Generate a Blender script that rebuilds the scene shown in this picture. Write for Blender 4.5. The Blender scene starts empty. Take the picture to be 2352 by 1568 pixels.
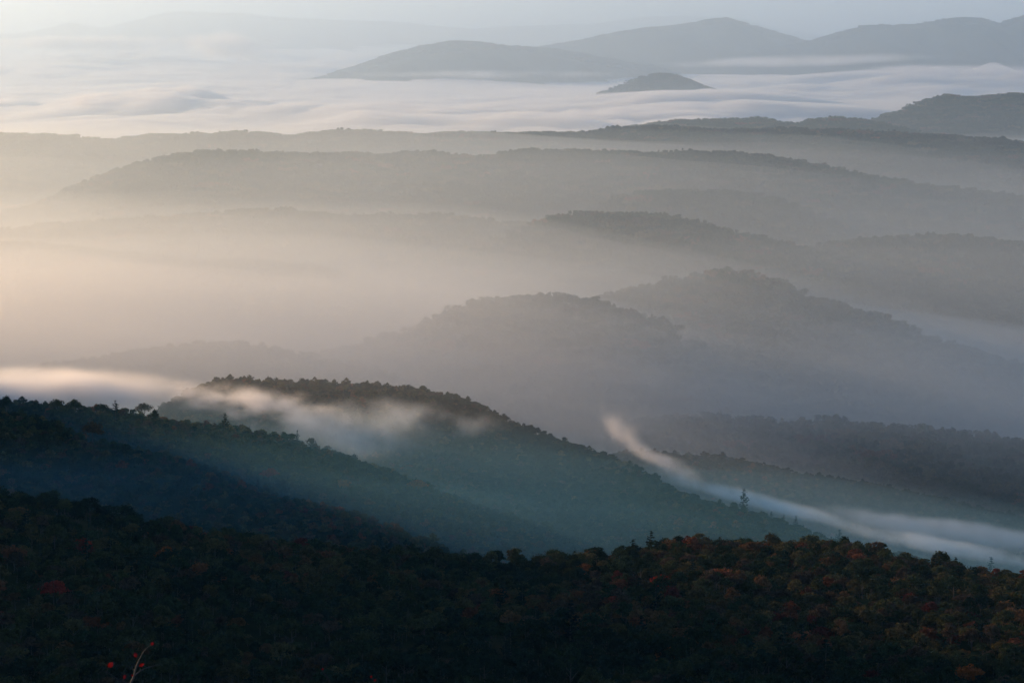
import bpy, math, random
import numpy as np
from mathutils import Vector, Matrix

R = math.radians
scene = bpy.context.scene
COL = scene.collection
rng = np.random.default_rng(7)
random.seed(7)

# ------------------------------------------------------------------ camera
CAM_Z = 1100.0
LENS, SENSOR = 85.0, 36.0
F = 2352 * LENS / SENSOR                 # focal length in pixels of a 2352 x 1568 view
HORIZON_V = 20.0
PITCH = math.atan((784 - HORIZON_V) / F)
cam_d = bpy.data.cameras.new('camera')
cam_d.lens, cam_d.sensor_width = LENS, SENSOR
cam_d.clip_start, cam_d.clip_end = 0.5, 400000.0
cam = bpy.data.objects.new('camera', cam_d)
COL.objects.link(cam)
cam.location = (0, 0, CAM_Z)
cam.rotation_euler = (R(90) - PITCH, 0, 0)
scene.camera = cam

# ------------------------------------------------------------------ world and sun
SUN_EL, SUN_AZ = R(8.5), R(-50.0)        # azimuth measured from the view axis, negative = left
SKY_STRENGTH, SUN_STRENGTH, EXPOSURE = 0.15, 4.3, 0.47
world = bpy.data.worlds.new('World')
scene.world = world
world.use_nodes = True
wn = world.node_tree
for n in list(wn.nodes):
    wn.nodes.remove(n)
sky = wn.nodes.new('ShaderNodeTexSky')
sky.sky_type = 'NISHITA'
sky.sun_disc = False
sky.sun_elevation = SUN_EL
sky.sun_rotation = SUN_AZ
sky.altitude = 1000
sky.air_density = 1.0
sky.dust_density = 0.25
sky.ozone_density = 2.95
bg = wn.nodes.new('ShaderNodeBackground')
bg.inputs['Strength'].default_value = SKY_STRENGTH
wo = wn.nodes.new('ShaderNodeOutputWorld')
wn.links.new(sky.outputs[0], bg.inputs[0])
wn.links.new(bg.outputs[0], wo.inputs['Surface'])

sun_d = bpy.data.lights.new('sun', 'SUN')
sun_d.energy = SUN_STRENGTH
sun_d.angle = R(0.6)
sun_d.color = (1.0, 0.645, 0.33)
sun = bpy.data.objects.new('sun', sun_d)
COL.objects.link(sun)
sdir = Vector((math.sin(SUN_AZ) * math.cos(SUN_EL), math.cos(SUN_AZ) * math.cos(SUN_EL), math.sin(SUN_EL)))
sun.rotation_euler = sdir.to_track_quat('Z', 'Y').to_euler()
sun.location = (0, 0, 1500)

vs = scene.view_settings
vs.view_transform = 'Standard'
vs.look = 'None'
vs.gamma = 1.0
vs.use_curve_mapping = False
vs.exposure = EXPOSURE
cy = scene.cycles
cy.max_bounces = 8
cy.diffuse_bounces = 2
cy.glossy_bounces = 1
cy.transmission_bounces = 2
cy.transparent_max_bounces = 16
cy.volume_bounces = 4
cy.use_denoising = True
cy.volume_max_steps = 256

# ------------------------------------------------------------------ helpers
def hash2(ix, iy, seed):
    h = (ix.astype(np.int64) * 374761393 + iy.astype(np.int64) * 668265263 + seed * 1442695041) & 0xffffffff
    h = ((h ^ (h >> 13)) * 1274126177) & 0xffffffff
    return ((h ^ (h >> 16)) & 0xffffff) / float(0xffffff)

def vnoise(x, y, seed=0):
    x = np.asarray(x, float); y = np.asarray(y, float)
    ix, iy = np.floor(x), np.floor(y)
    fx, fy = x - ix, y - iy
    fx = fx * fx * fx * (fx * (fx * 6 - 15) + 10); fy = fy * fy * fy * (fy * (fy * 6 - 15) + 10)
    a = hash2(ix, iy, seed); b = hash2(ix + 1, iy, seed)
    c = hash2(ix, iy + 1, seed); d = hash2(ix + 1, iy + 1, seed)
    return (a + (b - a) * fx) * (1 - fy) + (c + (d - c) * fx) * fy

def fbm(x, y, seed=0, octaves=4, ridged=False):
    s = 0; amp = 0.5; tot = 0
    for i in range(octaves):
        n = vnoise(x * 2 ** i + 17.3 * i, y * 2 ** i - 9.1 * i, seed + i * 13) * 2 - 1
        if ridged: n = 1 - 2 * np.abs(n)
        s = s + n * amp; tot += amp; amp *= 0.5
    return s / tot                       # about -1 .. 1

CP, SP = math.cos(PITCH), math.sin(PITCH)
def at(u, v, Y):
    """point at ground distance Y seen at (u, v) of the 2352 x 1568 view"""
    a, b = (u - 1176) / F, -(v - 784) / F
    dy, dz = CP + b * SP, -SP + b * CP
    return (a / dy * Y, Y, CAM_Z + dz / dy * Y)

def project(x, y, z):
    dz = z - CAM_Z
    d = y * CP - dz * SP
    up = y * SP + dz * CP
    return 1176 + x / d * F, 784 - up / d * F

def mesh_obj(name, verts, faces, mat=None, parent=None, smooth=True):
    me = bpy.data.meshes.new(name)
    v = np.asarray(verts, np.float32).reshape(-1, 3)
    f = np.asarray(faces, np.int32)
    me.vertices.add(len(v)); me.vertices.foreach_set('co', v.ravel())
    k = f.shape[1]
    me.loops.add(f.size); me.loops.foreach_set('vertex_index', f.ravel())
    me.polygons.add(len(f))
    me.polygons.foreach_set('loop_start', np.arange(len(f), dtype=np.int32) * k)
    me.polygons.foreach_set('loop_total', np.full(len(f), k, np.int32))
    me.polygons.foreach_set('use_smooth', np.full(len(f), smooth))
    me.update(calc_edges=True); me.validate()
    if mat: me.materials.append(mat)
    o = bpy.data.objects.new(name, me)
    COL.objects.link(o)
    if parent: o.parent = parent
    return o

def grid_faces(nx, ny, off=0, flip=False):
    i = np.arange(nx - 1)[None, :] + np.arange(ny - 1)[:, None] * nx + off
    f = np.stack([i, i + 1, i + nx + 1, i + nx], -1).reshape(-1, 4)
    return f[:, ::-1] if flip else f

def new_mat(name):
    m = bpy.data.materials.new(name); m.use_nodes = True
    nt = m.node_tree
    for n in list(nt.nodes): nt.nodes.remove(n)
    return m, nt, nt.nodes.new('ShaderNodeOutputMaterial')

def volume_mat(name, color, density, g, absorb=None):
    m, nt, out = new_mat(name)
    p = nt.nodes.new('ShaderNodeVolumePrincipled')
    p.inputs['Color'].default_value = (*color, 1)
    p.inputs['Density'].default_value = density
    p.inputs['Anisotropy'].default_value = g
    nt.links.new(p.outputs[0], out.inputs['Volume'])
    return m

# ------------------------------------------------------------------ ground materials
def floor_mat():
    m, nt, out = new_mat('forest floor')
    b = nt.nodes.new('ShaderNodeBsdfPrincipled')
    b.inputs['Roughness'].default_value = 1.0
    b.inputs['Specular IOR Level'].default_value = 0.0
    tc = nt.nodes.new('ShaderNodeTexCoord')
    n1 = nt.nodes.new('ShaderNodeTexNoise'); n1.inputs['Scale'].default_value = 0.05; n1.inputs['Detail'].default_value = 6
    r = nt.nodes.new('ShaderNodeValToRGB')
    r.color_ramp.elements[0].position = 0.35; r.color_ramp.elements[0].color = (0.018, 0.026, 0.012, 1)
    r.color_ramp.elements[1].position = 0.68; r.color_ramp.elements[1].color = (0.075, 0.055, 0.028, 1)
    e = r.color_ramp.elements.new(0.52); e.color = (0.035, 0.040, 0.016, 1)
    nt.links.new(tc.outputs['Object'], n1.inputs['Vector']); nt.links.new(n1.outputs['Fac'], r.inputs[0])
    nt.links.new(r.outputs[0], b.inputs['Base Color']); nt.links.new(b.outputs[0], out.inputs['Surface'])
    return m
MAT_FLOOR = floor_mat()

GROUND_Z = 430.0
def ground():
    xs = np.array([-90000., -40000, -15000, -5000, 0, 5000, 15000, 40000, 90000])
    ys = np.array([-3000., 0, 3000, 8000, 15000, 30000, 60000, 160000])
    X, Y = np.meshgrid(xs, ys)
    o = mesh_obj('ground', np.stack([X, Y, np.full_like(X, GROUND_Z)], -1), grid_faces(len(xs), len(ys)), MAT_FLOOR)
    o['kind'] = 'structure'
ground()

# ------------------------------------------------------------------ hills
class Ridge:
    def __init__(s, name, label, pts, canopy=13.0, front=0.30, back=0.30, rnd=60.0, seed=0, rough=3.0, ravine=18.0,
                 ravine_size=260.0, smooth=0.012, ext=(0.35, 0.35), ext_drop=(0.0, 0.0), lf=1200, lb=900, cross=0.0):
        P = np.array([at(*p) for p in pts]); P = P[np.argsort(P[:, 0])]
        w = P[-1, 0] - P[0, 0]
        a = P[0].copy(); a[0] -= ext[0] * w; a[2] -= ext_drop[0] * ext[0] * w
        b = P[-1].copy(); b[0] += ext[1] * w; b[2] -= ext_drop[1] * ext[1] * w
        P = np.vstack([a, P, b])
        s.name, s.label, s.canopy, s.seed = name, label, canopy, seed
        s.x0, s.x1 = P[0, 0], P[-1, 0]
        n = 1200
        s.gx = np.linspace(s.x0, s.x1, n)
        k = max(3, int(n * smooth)) | 1
        ker = np.hanning(k + 2)[1:-1]; ker /= ker.sum()
        def sm(v): return np.convolve(np.pad(v, k // 2, mode='edge'), ker, 'valid')
        s.gy = sm(np.interp(s.gx, P[:, 0], P[:, 1]))
        s.gz = sm(np.interp(s.gx, P[:, 0], P[:, 2])) - canopy
        s.front, s.back, s.rnd, s.rough, s.ravine, s.rs = front, back, rnd, rough, ravine, ravine_size
        s.lf, s.lb = lf, lb
        s.mid = ravine_size * 0.55
    def yc(s, x): return np.interp(x, s.gx, s.gy)
    def z(s, x, y):
        t = y - s.yc(x)
        h = np.interp(x, s.gx, s.gz)
        sl = np.where(t < 0, s.front, s.back)
        d = np.abs(t)
        drop = sl * (np.sqrt(d * d + s.rnd ** 2) - s.rnd)
        w = np.clip(d / (s.rs * 1.0), 0, 1); w = w * w * (3 - 2 * w)
        rav = fbm((x + 0.35 * t) / s.rs, t / (s.rs * 2.3), s.seed, 4, True)
        sm = fbm(x / 55.0, y / 55.0, s.seed + 5, 3)
        return h - drop + s.ravine * w * (rav - 0.2) + s.rough * sm + s.rough * 1.3 * fbm(x / s.mid, t / s.mid, s.seed + 8, 3)
    def build(s, nx=260, nf=60, nb=26):
        xs = np.linspace(s.x0, s.x1, nx)
        ts = np.concatenate([-s.lf * np.linspace(1, 0, nf) ** 1.5, s.lb * np.linspace(0, 1, nb)[1:] ** 1.5])
        X, T = np.meshgrid(xs, ts)
        Y = s.yc(X) + T
        Z = np.maximum(s.z(X, Y), GROUND_Z - 5)
        o = mesh_obj(s.name, np.stack([X, Y, Z], -1), grid_faces(len(xs), len(ts)), MAT_FLOOR)
        o['kind'] = 'structure'; o['label'] = s.label
        s.obj = o
        return o

HILLS = []
def hill(*a, **k):
    r = Ridge(*a, **k); HILLS.append(r); return r

# far mountains (crest points are u, v, distance in metres)
hill('mountain', 'palest long mountain on the upper left, almost lost in the haze',
     [(40, 80, 27000), (125, 64, 27000), (160, 52, 27000), (205, 62, 27000), (245, 64, 27000), (320, 46, 27000), (370, 32, 27000), (420, 28, 27000),
      (500, 33, 27000), (560, 32, 27000), (640, 42, 27000), (800, 50, 27000), (900, 51, 27000), (1000, 62, 27000), (1080, 68, 27000), (1200, 60, 27500),
      (1360, 58, 28500), (1480, 40, 29500), (1600, 37, 29500), (1700, 42, 29500), (1800, 68, 29500), (1890, 82, 29500), (2000, 92, 29500)],
     canopy=10, front=0.22, back=0.2, rnd=300, seed=3, rough=10, ravine=130, ravine_size=1500, lf=6000, lb=3000, smooth=0.006, ext_drop=(.02, .02))
hill('mountain', 'blue mountain with a low rounded top in the middle of the far fog',
     [(740, 175, 15600), (800, 158, 15600), (850, 142, 15600), (905, 121, 15600), (960, 107, 15600), (1040, 97, 15600), (1100, 98, 15600), (1170, 104, 15600),
      (1250, 112, 15500), (1330, 122, 15500), (1420, 138, 15400), (1500, 152, 15300), (1560, 172, 15300)],
     canopy=10, front=0.2, back=0.25, rnd=150, seed=11, rough=9, ravine=95, ravine_size=600, lf=3000, lb=2500, smooth=0.008, ext_drop=(.2, .2))
hill('mountain', 'blue mountain with a pointed top right of centre beyond the fog',
     [(1180, 118, 17500), (1260, 104, 17500), (1330, 92, 17500), (1420, 74, 17500), (1500, 62, 17500), (1560, 58, 17500), (1600, 52, 17500), (1640, 44, 17500),
      (1670, 45, 17500), (1720, 58, 17500), (1770, 72, 17500), (1850, 93, 17500), (1910, 108, 17500), (2000, 122, 17500)],
     canopy=10, front=0.2, back=0.25, rnd=150, seed=17, rough=9, ravine=95, ravine_size=600, lf=3600, lb=2500, smooth=0.008, ext_drop=(.12, .12))
hill('mountain', 'blue mountain with two tops at the upper right edge beyond the fog',
     [(1780, 112, 16500), (1860, 94, 16500), (1920, 76, 16500), (1980, 62, 16500), (2050, 59, 16500), (2110, 55, 16500), (2160, 45, 16400), (2205, 39, 16400),
      (2250, 42, 16400), (2290, 58, 16400), (2330, 45, 16400), (2352, 38, 16400), (2480, 30, 16400)],
     canopy=10, front=0.2, back=0.25, rnd=150, seed=23, rough=9, ravine=95, ravine_size=600, lf=3200, lb=2500, smooth=0.008, ext_drop=(.12, .12))
hill('hill', 'small dark hilltop rising alone like an island out of the far fog',
     [(1380, 213, 12000), (1415, 203, 12000), (1445, 188, 12000), (1475, 175, 12000), (1505, 168, 12000), (1545, 170, 12000), (1580, 182, 12000), (1625, 199, 12000), (1660, 212, 12000)],
     canopy=10, front=0.35, back=0.35, rnd=80, seed=29, rough=4, ravine=12, ravine_size=300, lf=900, lb=900, smooth=0.01, ext_drop=(.6, .6))
hill('hill', 'rounded wooded hill at the right edge standing in front of the fog',
     [(1840, 300, 8600), (1940, 284, 8600), (2010, 273, 8600), (2060, 255, 8600), (2110, 234, 8600), (2150, 221, 8600), (2185, 217, 8600), (2240, 222, 8600), (2300, 215, 8600), (2352, 214, 8600), (2500, 225, 8600)],
     front=0.3, back=0.3, rnd=90, seed=31, lf=1400, lb=1200, smooth=0.006, ext_drop=(.25, .1))
hill('hill', 'low wooded ridge just behind the long ridge on the right',
     [(1380, 300, 7600), (1480, 283, 7600), (1560, 272, 7600), (1660, 272, 7600), (1740, 268, 7600), (1790, 275, 7600), (1830, 281, 7600), (1880, 270, 7600), (1930, 266, 7600), (1985, 273, 7600), (2060, 290, 7600), (2200, 320, 7600)],
     front=0.3, back=0.3, rnd=90, seed=37, lf=1000, lb=1000, smooth=0.005, ext_drop=(.25, .2))
hill('hill', 'longest wooded ridge running right across below the sea of fog',
     [(0, 306, 6600), (110, 302, 6600), (170, 312, 6600), (240, 320, 6600), (330, 309, 6600), (420, 306, 6600), (540, 299, 6600), (600, 302, 6600), (655, 312, 6600), (720, 302, 6600), (760, 298, 6600),
      (860, 300, 6600), (960, 303, 6600), (1100, 302, 6600), (1180, 305, 6600), (1240, 302, 6600), (1340, 302, 6600), (1400, 294, 6600), (1500, 287, 6600), (1620, 296, 6500), (1800, 294, 6500),
      (1940, 297, 6400), (2050, 302, 6400), (2200, 311, 6400), (2290, 318, 6300), (2352, 325, 6300)],
     front=0.28, back=0.3, rnd=80, seed=41, lf=1600, lb=1200, smooth=0.004, ravine=26, ravine_size=380)
hill('hill', 'broad wooded hill rising from the left edge in front of the long ridge',
     [(0, 488, 5600), (90, 462, 5600), (180, 425, 5600), (260, 393, 5600), (340, 367, 5600), (420, 350, 5600), (500, 344, 5600), (600, 348, 5600), (700, 351, 5600), (850, 350, 5600), (960, 345, 5600), (1020, 348, 5550),
      (1060, 356, 5500), (1110, 358, 5500), (1170, 348, 5500), (1240, 344, 5500), (1340, 345, 5500), (1500, 346, 5500), (1640, 345, 5500), (1760, 352, 5500), (1900, 380, 5500), (2100, 420, 5500), (2352, 450, 5500)],
     front=0.26, back=0.3, rnd=80, seed=43, lf=1500, lb=900, smooth=0.005, ravine=30, ravine_size=420, ext_drop=(.1, .05))
hill('hill', 'low hill in the right half, dipping away to the right in the haze',
     [(1180, 520, 5000), (1300, 492, 5000), (1370, 470, 5000), (1430, 450, 5000), (1500, 438, 5000), (1600, 435, 5000), (1700, 438, 5000), (1770, 450, 5000), (1830, 470, 5000), (1900, 500, 5000), (1990, 540, 5000)],
     front=0.3, back=0.3, rnd=70, seed=47, lf=900, lb=800, smooth=0.006, ext_drop=(.25, .3))
hill('hill', 'wide wooded ridge crossing the left half below the broad hill',
     [(0, 528, 4700), (100, 515, 4700), (190, 506, 4700), (270, 500, 4700), (400, 494, 4700), (470, 490, 4700), (540, 482, 4700), (640, 478, 4700), (700, 485, 4700), (760, 488, 4700), (900, 490, 4700), (1000, 492, 4650),
      (1080, 500, 4600), (1180, 512, 4600), (1300, 530, 4600), (1420, 560, 4600), (1560, 600, 4600)],
     front=0.28, back=0.3, rnd=70, seed=53, lf=1100, lb=800, smooth=0.005, ext_drop=(.05, .3))
hill('hill', 'hazy ridge stepping down to the right between two higher hills',
     [(1160, 540, 4350), (1260, 500, 4350), (1340, 488, 4350), (1410, 485, 4350), (1490, 489, 4350), (1560, 500, 4350), (1640, 515, 4350), (1720, 536, 4350), (1800, 556, 4350), (1900, 580, 4350), (2020, 620, 4350)],
     front=0.3, back=0.3, rnd=60, seed=59, lf=900, lb=800, smooth=0.006, ext_drop=(.25, .2))
hill('hill', 'blue grey ridge at the right edge behind the wooded peak',
     [(1780, 600, 4500), (1880, 562, 4500), (1980, 546, 4500), (2060, 540, 4500), (2150, 538, 4500), (2250, 545, 4500), (2352, 555, 4500), (2500, 570, 4500)],
     front=0.3, back=0.3, rnd=60, seed=61, lf=1000, lb=800, smooth=0.006, ext_drop=(.2, .05))
hill('hill', 'faint long hill in the left haze sinking to the right into the valley mist',
     [(0, 556, 4100), (130, 560, 4100), (230, 572, 4100), (330, 586, 4100), (440, 600, 4050), (560, 597, 4050), (650, 602, 4050), (720, 612, 4000), (790, 628, 4000), (870, 652, 4000), (950, 680, 4000), (1050, 715, 4000), (1160, 760, 4000)],
     front=0.3, back=0.3, rnd=60, seed=67, lf=900, lb=800, smooth=0.006, ext_drop=(.0, .3))
hill('hill', 'wooded hill with the highest rounded peak in the middle of the valley',
     [(1180, 745, 3650), (1280, 712, 3650), (1370, 686, 3650), (1430, 668, 3650), (1480, 655, 3650), (1540, 643, 3650), (1590, 637, 3650), (1630, 625, 3650), (1680, 619, 3650), (1720, 625, 3650), (1760, 640, 3650),
      (1800, 657, 3650), (1850, 676, 3650), (1900, 692, 3650), (1960, 710, 3650), (2040, 735, 3650), (2120, 765, 3650), (2240, 800, 3650), (2352, 830, 3650)],
     front=0.32, back=0.32, rnd=50, seed=71, lf=900, lb=700, smooth=0.005, ext_drop=(.25, .2), rough=4)
hill('hill', 'low domed hill just left of the peak, half sunk in pink mist',
     [(900, 765, 3350), (960, 738, 3350), (1010, 720, 3350), (1060, 704, 3350), (1110, 692, 3350), (1180, 686, 3350), (1230, 680, 3350), (1290, 682, 3350), (1340, 688, 3350), (1390, 700, 3350), (1470, 725, 3350), (1560, 765, 3350), (1660, 820, 3350)],
     front=0.32, back=0.3, rnd=50, seed=73, lf=800, lb=600, smooth=0.006, ext_drop=(.3, .35))
hill('hill', 'barely visible hill in the brightest mist on the left',
     [(-60, 850, 3200), (60, 846, 3200), (180, 830, 3200), (300, 808, 3200), (420, 794, 3200), (520, 790, 3200), (620, 796, 3200), (700, 808, 3200), (800, 834, 3200), (900, 865, 3100), (1000, 900, 3100)],
     front=0.3, back=0.3, rnd=50, seed=79, lf=700, lb=600, smooth=0.008, ext_drop=(.1, .3))
hill('hill', 'dim slope at the right edge reaching furthest left under the haze',
     [(1380, 985, 2900), (1480, 962, 2900), (1600, 955, 2900), (1740, 958, 2900), (1880, 965, 2900), (2010, 975, 2900), (2130, 985, 2900), (2240, 998, 2900), (2352, 1012, 2900), (2500, 1030, 2900)],
     front=0.25, back=0.3, rnd=60, seed=83, lf=800, lb=600, smooth=0.006, ext_drop=(.3, .05), ravine=22)
hill('hill', 'dark wooded slope falling to the right behind the band of white fog',
     [(1380, 1035, 2550), (1480, 1020, 2550), (1560, 1022, 2550), (1640, 1030, 2550), (1720, 1045, 2550), (1820, 1068, 2550), (1920, 1088, 2550), (2020, 1105, 2550), (2130, 1130, 2550), (2240, 1155, 2550), (2352, 1178, 2550), (2500, 1215, 2550)],
     front=0.3, back=0.3, rnd=40, seed=89, lf=700, lb=500, smooth=0.005, ext_drop=(.3, .2))
hill('hill', 'wooded hill with autumn colours behind the wisps of fog on the left',
     [(330, 945, 2300), (380, 915, 2300), (430, 888, 2300), (480, 868, 2300), (560, 860, 2300), (650, 862, 2300), (740, 857, 2320), (800, 861, 2320), (860, 857, 2320), (920, 862, 2320), (980, 873, 2310), (1060, 894, 2300), (1100, 910, 2280),
      (1150, 944, 2260), (1200, 966, 2240), (1260, 985, 2220), (1340, 1010, 2190), (1420, 1040, 2140), (1480, 1074, 2080), (1550, 1112, 2020), (1620, 1142, 1980), (1700, 1160, 1960), (1800, 1190, 1950), (1930, 1228, 1950), (2050, 1264, 1950), (2200, 1302, 1950), (2352, 1342, 1950)],
     front=0.22, back=0.34, rnd=40, seed=97, lf=760, lb=500, smooth=0.005, ext=(0.2, 0.15), ext_drop=(.5, .3), rough=4, ravine=22)
hill('hill', 'shaded wooded slope descending from the left edge to the lower right',
     [(0, 915, 1850), (60, 918, 1850), (120, 921, 1850), (200, 928, 1850), (320, 940, 1860), (400, 950, 1870), (500, 966, 1880), (600, 988, 1890), (700, 1014, 1895), (850, 1064, 1900), (1000, 1116, 1905), (1150, 1172, 1910), (1300, 1232, 1915), (1450, 1295, 1920)],
     front=0.24, back=0.2, rnd=40, seed=101, lf=650, lb=420, smooth=0.005, ext_drop=(.0, .5), rough=4, ravine=14)
hill('hill', 'darkest blue spur on the left dropping below the ridge line',
     [(-40, 905, 1650), (0, 930, 1650), (100, 962, 1650), (200, 995, 1650), (330, 1020, 1640), (430, 1042, 1640), (500, 1062, 1630), (600, 1100, 1620), (700, 1130, 1610), (850, 1180, 1600), (1000, 1240, 1590)],
     front=0.26, back=0.3, rnd=30, seed=103, lf=500, lb=400, smooth=0.008, ext_drop=(-.1, .4), rough=4)

# near hill: crest, then one long slope climbing toward the viewpoint
class Near:
    def __init__(s):
        P = np.array([at(*p) for p in [(-60, 1110, 1250), (0, 1122, 1250), (130, 1134, 1260), (250, 1160, 1280), (400, 1190, 1310), (520, 1212, 1340), (650, 1238, 1360), (780, 1250, 1380), (860, 1245, 1390), (950, 1248, 1400), (1000, 1262, 1400), (1100, 1264, 1410),
             (1200, 1275, 1420), (1300, 1266, 1430), (1400, 1252, 1440), (1540, 1236, 1450), (1700, 1236, 1450), (1850, 1230, 1450), (1970, 1238, 1450), (2080, 1256, 1450), (2200, 1283, 1450), (2352, 1310, 1450), (2420, 1320, 1450)]])
        a = P[0].copy(); a[0] -= 500; a[2] += 40; b = P[-1].copy(); b[0] += 500; b[2] -= 60
        P = np.vstack([a, P, b])
        s.canopy = 14
        s.gx = np.linspace(P[0, 0], P[-1, 0], 1200)
        k = 9; ker = np.ones(k) / k
        s.gy = np.convolve(np.pad(np.interp(s.gx, P[:, 0], P[:, 1]), k // 2, mode='edge'), ker, 'valid')
        s.gz = np.convolve(np.pad(np.interp(s.gx, P[:, 0], P[:, 2]), k // 2, mode='edge'), ker, 'valid') - 16
        s.x0, s.x1 = P[0, 0], P[-1, 0]
    def z(s, x, y):
        yc = np.interp(x, s.gx, s.gy); zc = np.interp(x, s.gx, s.gz)
        # profile: viewpoint rim, steep fall, long slope, crest, back fall
        prof = np.interp(y, [-400, -20, 3, 20, 60, 300, 620, 930], [1112, 1100, 1098.2, 1090.5, 1062, 990, 900, 814.])
        t = np.clip((y - 930) / (yc - 930), 0, 1)
        ts = t * t * (3 - 2 * t)
        mid = 814 + (zc - 814) * (0.5 * t + 0.5 * ts)
        zz = np.where(y < 930, prof, mid)
        back = np.maximum(0, y - yc)
        zz = zz - 0.42 * (np.sqrt(back ** 2 + 30 ** 2) - 30)
        w = np.clip((y - 500) / 400, 0, 1) * np.clip(np.abs(y - yc) / 150, 0.12, 1)
        zz = zz + w * 15 * fbm(x / 190, y / 190, 211, 3, True) + 2.5 * np.clip(y / 600, 0, 1) * fbm(x / 40, y / 40, 217, 3)
        return zz
    def build(s):
        xs = np.linspace(s.x0, s.x1, 300)
        ys = np.concatenate([np.array([-400, -150, -20, 0, 3, 8, 14, 20, 30, 45, 60.]), np.linspace(80, 600, 30), np.linspace(620, 1800, 190)])
        X, Y = np.meshgrid(xs, ys)
        Z = np.maximum(s.z(X, Y), GROUND_Z - 5)
        o = mesh_obj('hill', np.stack([X, Y, Z], -1), grid_faces(len(xs), len(ys)), MAT_FLOOR)
        o['kind'] = 'structure'; o['label'] = 'nearest wooded slope along the bottom with scattered red and orange trees'
        s.obj = o
NEAR = Near()
for h in HILLS:
    far = h.yc(0) > 10000
    h.build(nx=700 if far else 420)
NEAR.build()

# unseen mountain added left of the view, crest shaped to shade the near slopes
def shade_mountain():
    xs = np.linspace(-5600, -700, 110); ys = np.linspace(-2500, 7600, 260)
    X, Y = np.meshgrid(xs, ys)
    crest = -3100 + 60 * fbm(Y / 900, Y * 0, 5, 3)
    top = np.interp(Y, [-2500, 0, 2600, 3100, 3650, 3850, 4020, 4500, 4800, 5200, 6300, 7600], [1580, 1680, 1690, 1640, 1490, 1350, 1225, 1150, 1035, 890, 700, 480])
    top = top + 12 * fbm(Y / 300, Y * 0 + 3, 9, 4)
    d = np.abs(X - crest)
    Z = top - 0.50 * (np.sqrt(d * d + 60 ** 2) - 60) + 25 * np.clip(d / 300, 0, 1) * fbm(X / 400, Y / 400, 15, 4, True)
    Z = np.maximum(Z, GROUND_Z - 5)
    o = mesh_obj('mountain', np.stack([X, Y, Z], -1), grid_faces(len(xs), len(ys)), MAT_FLOOR)
    o['kind'] = 'structure'; o['label'] = 'unseen high mountain added outside the left edge to shade the near slopes'
shade_mountain()

# ------------------------------------------------------------------ haze and fog
def box_obj(name, lo, hi, mat):
    x0, y0, z0 = lo; x1, y1, z1 = hi
    v = [(x0, y0, z0), (x1, y0, z0), (x1, y1, z0), (x0, y1, z0), (x0, y0, z1), (x1, y0, z1), (x1, y1, z1), (x0, y1, z1)]
    f = [(3, 2, 1, 0), (4, 5, 6, 7), (0, 1, 5, 4), (1, 2, 6, 5), (2, 3, 7, 6), (3, 0, 4, 7)]
    return mesh_obj(name, v, f, mat, smooth=False)

HAZE = box_obj('haze', (-92000, -4000, GROUND_Z - 12), (92000, 162000, 1800), volume_mat('haze air', (0.42, 0.74, 1.0), 1.7e-5, 0.6))
HAZE['kind'] = 'stuff'; HAZE['label'] = 'thin morning haze'

def fog_slab(name, label, x0, x1, y0, y1, top, mat, nx=80, ny=80, edge=600.0, bottom=GROUND_Z - 6, logy=False):
    xs = np.linspace(x0, x1, nx)
    ys = np.geomspace(y0, y1, ny) if logy else np.linspace(y0, y1, ny)
    X, Y = np.meshgrid(xs, ys)
    Z = top(X, Y)
    e = np.minimum(np.minimum(X - x0, x1 - X), np.minimum(Y - y0, y1 - Y))
    e = np.clip(e / edge, 0, 1); e = e * e * (3 - 2 * e)
    Z = bottom + 1 + (np.maximum(Z, bottom + 2) - bottom - 1) * e
    n = nx * ny
    v = np.concatenate([np.stack([X, Y, Z], -1).reshape(-1, 3), np.stack([X, Y, np.full_like(Z, bottom)], -1).reshape(-1, 3)])
    ft = grid_faces(nx, ny); fb = grid_faces(nx, ny, n, True)
    def side(idx, rev):
        a, b = idx[:-1], idx[1:]
        q = np.stack([a, b, b + n, a + n], -1)
        return q if rev else q[:, ::-1]
    i = np.arange(n).reshape(ny, nx)
    f = np.concatenate([ft, fb, side(i[0], False), side(i[-1], True), side(i[:, 0], True), side(i[:, -1], False)])
    o = mesh_obj(name, v, f, mat)
    o['kind'] = 'stuff'; o['label'] = label
    return o

fog_slab('mist', 'thin upper mist over the valleys', -16000, 16000, 1700, 60000,
         lambda X, Y: 930 + 290 * np.clip((Y - 6500) / 4000, 0, 1) + 25 * fbm(X / 2500, Y / 2500, 301, 3), volume_mat('thin mist', (0.80, 0.90, 1.0), 1.05e-4, 0.68), 60, 80, 900, logy=True)
fog_slab('mist', 'pale air above the sea of fog fading the far mountains', -16000, 16000, 8500, 60000,
         lambda X, Y: 1190 + 0 * X, volume_mat('far mist', (0.68, 0.84, 1.0), 4.0e-5, 0.55), 40, 60, 3000, logy=True)
fog_slab('mist', 'soft mist filling the valleys between the wooded hills', -4200, 4200, 2250, 7800,
         lambda X, Y: 805 - 0.045 * np.clip(X, -300, 1300) + 34 * fbm(X / 900, Y / 900, 311, 4), volume_mat('valley mist', (0.92, 0.95, 0.95), 4.4e-4, 0.66), 90, 90, 800)
fog_slab('mist', 'thicker mist round the two hills in the middle of the valley', -4200, 4200, 2330, 3950,
         lambda X, Y: 782 - 0.06 * np.clip(X, -600, 0) - 0.20 * np.clip(X, 0, 900) + 36 * fbm(X / 520, Y / 700, 318, 4), volume_mat('middle mist', (0.94, 0.95, 0.95), 7.0e-4, 0.68), 90, 90, 300)
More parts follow.
